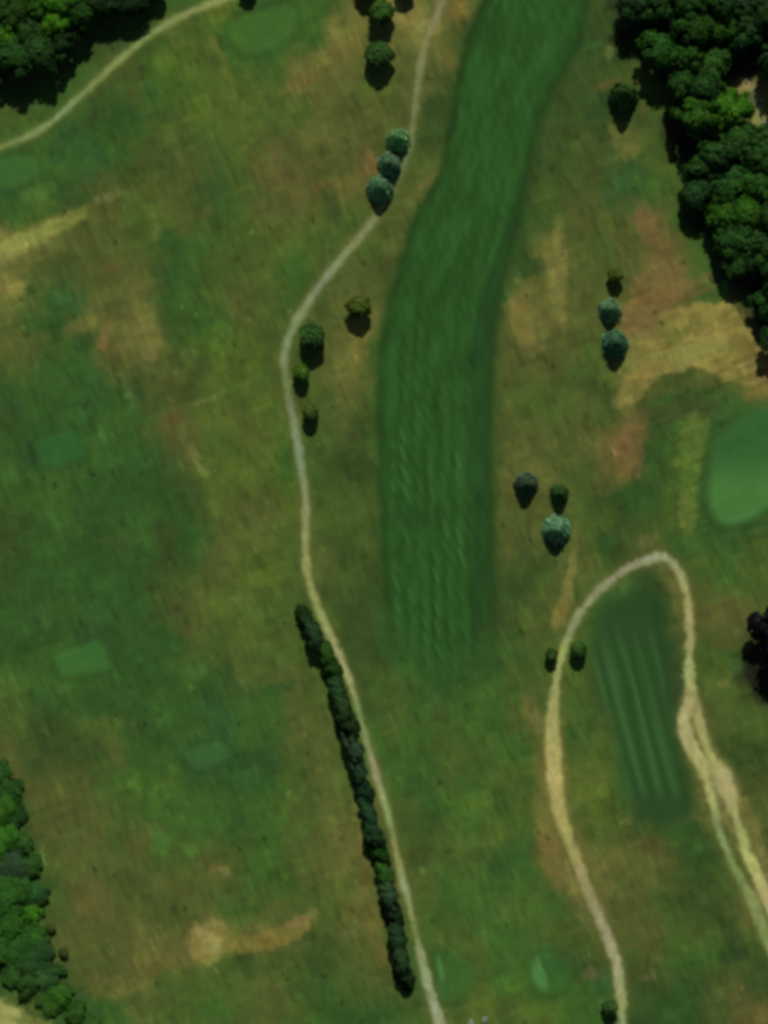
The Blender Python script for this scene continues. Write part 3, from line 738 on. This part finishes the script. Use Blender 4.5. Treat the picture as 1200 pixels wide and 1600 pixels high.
# blue spruces by the main path, then the scattered single trees
for a in [
 ('cone','spruce_tree',622,218,18,8.5,(94,136,96),'palest blue green spruce, topmost of three beside the upper cart path','spruces by the upper path'),
 ('cone','spruce_tree',609,256,19,9.0,(86,120,100),'middle of three blue green spruces beside the upper cart path','spruces by the upper path'),
 ('cone','spruce_tree',594,294,20,9.5,(86,124,98),'lowest of three blue green spruces where the path meets them','spruces by the upper path'),
 ('cone','spruce_tree',975,148,22,13,(48,80,42),'lone dark spruce standing in the rough between fairway and top wood','single trees in the rough'),
 ('leafy','bushy_tree',962,430,13,5.5,OL,'small dark olive tree above the two blue spruces','trees in the dry rough'),
 ('cone','spruce_tree',954,484,17,7.5,(84,118,94),'small pale blue spruce under the small olive tree','trees in the dry rough'),
 ('cone','spruce_tree',962,537,20,10,(62,100,80),'larger teal spruce beside the bare rusty ground','trees in the dry rough'),
 ('cone','spruce_tree',822,757,18,9,(62,82,68),'grey blue spruce nearest the fairway, upper of the trio below the dry rough','trio of spruces near the loop path'),
 ('cone','spruce_tree',875,772,15,8.5,(48,78,44),'slim dark green spruce above the pale blue one','trio of spruces near the loop path'),
 ('cone','spruce_tree',870,828,21,9.5,(86,126,102),'broad pale blue green spruce, lowest of the trio above the loop path','trio of spruces near the loop path'),
 ('leafy','round_tree',596,20,21,7.5,(54,86,30),'round green tree at the top edge between tan grass patches','round trees at the top edge'),
 ('leafy','round_tree',593,86,22,7.5,(48,80,34),'round green tree just below the one at the top edge','round trees at the top edge'),
 ('leafy','round_tree',572,-16,17,6,(48,78,34),'tree cut by the top edge, mostly a dark shadow on the tan grass','round trees at the top edge'),
 ('leafy','round_tree',632,-20,17,6,(48,78,34),'tree cut by the top edge beside the upper cart path','round trees at the top edge'),
 ('leafy','round_tree',387,-17,15,4.5,(54,76,34),'low tree cut by the top edge above the tee','round trees at the top edge'),
 ('leafy','bushy_tree',561,480,18,7,(74,92,30),'olive topped tree standing alone beside the fairway','trees along the bend of the path'),
 ('leafy','bushy_tree',488,526,21,7.5,(50,84,34),'largest green tree on the bend of the main path','trees along the bend of the path'),
 ('leafy','bushy_tree',471,583,14,5.5,(68,104,30),'small lime green tree touching the main path below the bend','trees along the bend of the path'),
 ('leafy','bushy_tree',485,646,14,5.5,(68,84,34),'small olive tree, lowest of the ones along the bend','trees along the bend of the path'),
 ('leafy','bushy_tree',862,1024,11,4.5,(56,84,30),'small tree on the outer side of the loop path','pair of trees at the loop path'),
 ('leafy','bushy_tree',904,1016,14,5.5,(54,86,32),'slightly larger tree on the inner side of the loop path','pair of trees at the loop path'),
 ('leafy','bushy_tree',953,1574,13,5,(58,88,40),'small round tree beside the loop path at the bottom edge','trees near the bottom edge'),
 ('leafy','shade_painted_tree',1234,996,62,14,(14,12,18),'broad tree cut by the picture edge, crown painted as black as shade','trees at the outer edge')]:  # last tree: its shadow's blackness is put into the leaf colour
    kind, name, u, v, r, h, col, lab, grp = a
    tree(kind, name, u, v, r, h, col, lab, 'tree', grp, squash=random.uniform(.92, 1.12))

# dark row beside the main path
ROWT = [(474,966,14,5.5),(489,990,19,8),(508,1018,17,6),(517,1048,18,7),(526,1078,18,7),(535,1106,19,8),(542,1136,20,9),(553,1174,19,8),(560,1208,16,6.5),(568,1240,17,7),
 (576,1272,17,7),(583,1304,18,7.5),(592,1336,18,7.5),(601,1366,17,7),(607,1396,18,8),(614,1430,18,7.5),(620,1464,19,8),(626,1496,18,8),(632,1528,16,7)]
ORD = ['first','second','third','fourth','fifth','sixth','seventh','eighth','ninth','tenth','eleventh','twelfth','thirteenth','fourteenth','fifteenth','sixteenth','seventeenth','eighteenth','last']
for i, (u, v, r, h) in enumerate(ROWT):
    col = [(46,74,36),(44,72,48),(50,84,36),(58,94,38),(48,80,48),(46,72,44),(54,78,48),(56,78,62),(46,74,56),(44,76,58),(42,72,50),(40,70,48),(46,86,36),(54,92,40),(60,86,64),(44,70,48),(44,70,46),(48,72,50),(46,66,42)][i]
    tree('leafy' if i % 3 else 'cone', 'hedgerow_tree', u, v, r + 2, h, col, '%s tree from the upper end of the dark row beside the main path' % ORD[i], 'tree', 'dark row of trees beside the main path', rot=-1.24, stretch=1.3, narrow=.80)

# woods: (u, v, radius px, height m, colour)
W_NW = [(-35,20,34,12,DK),(12,18,32,13,DK),(58,8,28,12,(50,84,34)),(2,58,30,13,(64,112,34)),(46,52,30,13,(46,80,42)),(92,4,26,12,(62,112,34)),(88,38,24,12,(74,124,30)),(62,84,26,12,(44,76,40)),(22,90,30,12,(42,76,40)),(-28,78,30,12,DK),
 (124,22,22,11,(44,78,34)),(158,2,26,11,(36,60,38)),(200,-8,30,12,(36,62,38)),(226,-20,26,10,(34,56,34)),(100,68,20,10,(36,62,34)),(-25,125,26,11,(34,60,34))]
W_E = [(992,6,26,10,(40,66,46)),(1030,12,28,12,(42,76,38)),(1075,10,30,13,(44,80,40)),(1122,6,30,13,(44,80,40)),(1172,2,30,13,(42,72,50)),(1210,30,30,13,(42,70,44)),
 (1085,48,30,13,(46,82,38)),(1128,46,30,13,(48,84,36)),(1168,46,30,13,(42,76,46)),(1033,80,29,11,(46,88,42)),(1076,92,30,13,(48,84,38)),(1113,104,26,12,(52,88,44)),(1066,132,24,11,(44,80,40)),
 (1100,140,24,12,(42,78,42)),(1214,92,26,12,(44,70,40)),(1136,172,36,14,(70,118,36)),(1094,178,30,13,(58,96,40)),(1160,222,32,13,(46,84,38)),(1200,238,32,13,(46,80,40)),
 (1122,240,28,12,(46,80,46)),(1096,262,26,11,(48,80,44)),(1140,286,32,13,(46,86,42)),(1186,290,32,13,(48,88,38)),(1092,300,22,9.5,(44,78,52)),(1128,330,28,12,(60,100,36)),(1170,334,30,13,(58,98,36)),
 (1214,340,30,13,(46,80,42)),(1148,376,28,12,(44,82,44)),(1192,388,32,13,(42,78,42)),(1158,408,26,10,(44,76,40)),(1222,436,30,12,(44,78,40)),(1204,478,26,11,(44,84,44)),(1232,530,30,11,(42,72,44)),(1240,190,30,12,(46,80,40))]
W_SW = [(-14,1212,24,6,(46,80,40)),(8,1236,18,5.5,(44,78,40)),(-4,1270,24,6.5,(50,86,34)),(22,1276,16,5,(40,72,44)),(6,1312,24,6.5,(50,92,34)),(34,1316,17,5,(46,78,42)),(-8,1352,26,7,(42,64,54)),(22,1352,24,6.5,(44,66,56)),(48,1352,17,5,(46,80,36)),
 (4,1398,26,7,(44,82,38)),(34,1388,20,5.5,(50,84,42)),(56,1396,14,4.5,(46,84,56)),(10,1440,26,7,(44,82,34)),(46,1426,17,5,(60,104,32)),(-10,1486,26,7,(48,86,40)),(28,1480,24,6.5,(42,78,38)),(58,1462,15,4.5,(54,96,36)),(52,1496,24,6.5,(42,70,46)),
 (20,1520,20,5.5,(48,80,40)),(72,1526,18,5.5,(50,82,54)),(46,1536,16,4.5,(46,74,42)),(94,1554,18,5.5,(58,98,42)),(76,1568,14,4,(52,82,38)),(118,1584,17,4.8,(48,80,36)),(142,1604,16,4.5,(48,80,38))]

def shade(col):
    r, g, b = col
    if g > 95: return 'bright green'
    if b > 46: return 'bluish green'
    if g < 66: return 'very dark'
    if b > 40: return 'deep green'
    return 'dark green'

def wood(trees, place, kind, bands, edge_key, edge_name, name, hs=1.0, rs_=1.0):
    """each tree of a wood gets its own label: which band of the wood it stands in and how far in from the grass"""
    by = {}
    for t in trees:
        for lim, txt in bands:
            if t[1] < lim or lim is None: break
        by.setdefault(txt, []).append(t)
    for txt, ts in by.items():
        ts.sort(key=edge_key)
        for k, (u, v, r, h, col) in enumerate(ts):
            rank = ['outermost', 'second', 'third', 'fourth', 'fifth', 'sixth', 'seventh'][k]
            lab = '%s crown, %s from the %s, %s' % (shade(col), rank, edge_name, txt)
            tree('leafy', name, u, v, r * rs_ * random.uniform(.85, 1.12), h * hs * random.uniform(.85, 1.25), col, lab, 'tree', place, squash=random.uniform(.9, 1.12))

wood(W_NW, 'trees of the upper corner wood', 'leafy', [(5, 'in the top row of the corner wood'), (45, 'in the second row of the corner wood'), (74, 'in the third row of the corner wood'), (999, 'in the lowest row of the corner wood')],
     lambda t: -t[0], 'path side', 'woodland_tree', .80, 1.16)
wood(W_E, 'trees of the wood along the dry rough', 'leafy', [(15, 'at the wood\'s top edge'), (60, 'above the black gap'), (110, 'level with the black gap'), (150, 'just above the bright crown'), (197, 'level with the clearing'),
     (245, 'just below the clearing'), (295, 'above the narrowest crowns'), (345, 'level with the rusty streak'), (400, 'above the wood\'s black notch'), (450, 'beside the wood\'s black notch'), (999, 'at the wood\'s lower tip')],
     lambda t: t[0], 'grass edge', 'woodland_tree', 1.0, 1.18)
wood(W_SW, 'trees of the lower corner wood', 'leafy', [(1240, 'at the upper tip of the lower wood'), (1290, 'in the second row of the lower wood'), (1330, 'above the bluish row, lower wood'), (1360, 'bluish row of the lower wood'), (1412, 'below the bluish row, lower wood'), (1450, 'midway down the lower wood'),
     (1490, 'in the lower half of the wood'), (1522, 'above the sandy corner'), (1560, 'beside the sandy corner'), (9999, 'at the very bottom edge')],
     lambda t: -t[0], 'field edge', 'low_tree', .5, 1.34)

for (u, v, r, h, lab) in [(79,1452,8,1.8,'small dark bush at the field edge, upper of two stray bushes'),(99,1490,8,1.8,'small brownish bush in the field edge, lower of two stray bushes'),(63,1408,8,2.0,'dark bush tucked against the lower wood above two stray bushes')]:
    tree('leafy', 'bush', u, v, r, h, (56, 66, 28), lab, 'bush', 'stray bushes at the field edge')

# ------------------------------------------------------------------ stones
def rock(name, u, v, ru, rv, h, label, seed):
    rs = np.random.RandomState(seed)
    import bmesh
    bm = bmesh.new(); bmesh.ops.create_icosphere(bm, subdivisions=2, radius=1)
    for q in bm.verts:
        k = 1 + .18 * rs.randn() * .6
        q.co = Vector((q.co.x * ru / PXM * k, q.co.y * rv / PXM * k, max(q.co.z, -.3) * h * k))
    me = bpy.data.meshes.new(name); bm.to_mesh(me); bm.free(); me.materials.append(M_STONE)
    o = bpy.data.objects.new(name, me); C.objects.link(o)
    o.location = (wx(u), wy(v), float(height(np.array([u]), np.array([v]))[0]) + .05 * h)
    o.rotation_euler = (0, 0, rs.rand() * 3)
    o['label'] = label; o['category'] = 'rock'
rock('rock', 757, 1592, 5, 6, .5, 'pale grey rock at the bottom edge, the taller of two', 1)
rock('rock', 736, 1599, 10, 5, .35, 'flat grey rock cut by the bottom edge', 2)
rock('boulder', 1187, 158, 5, 7, .7, 'upper pale boulder in the sandy clearing of the wood', 4)
rock('boulder', 1196, 196, 7, 8, .7, 'lower pale boulder in the sandy clearing of the wood', 5)
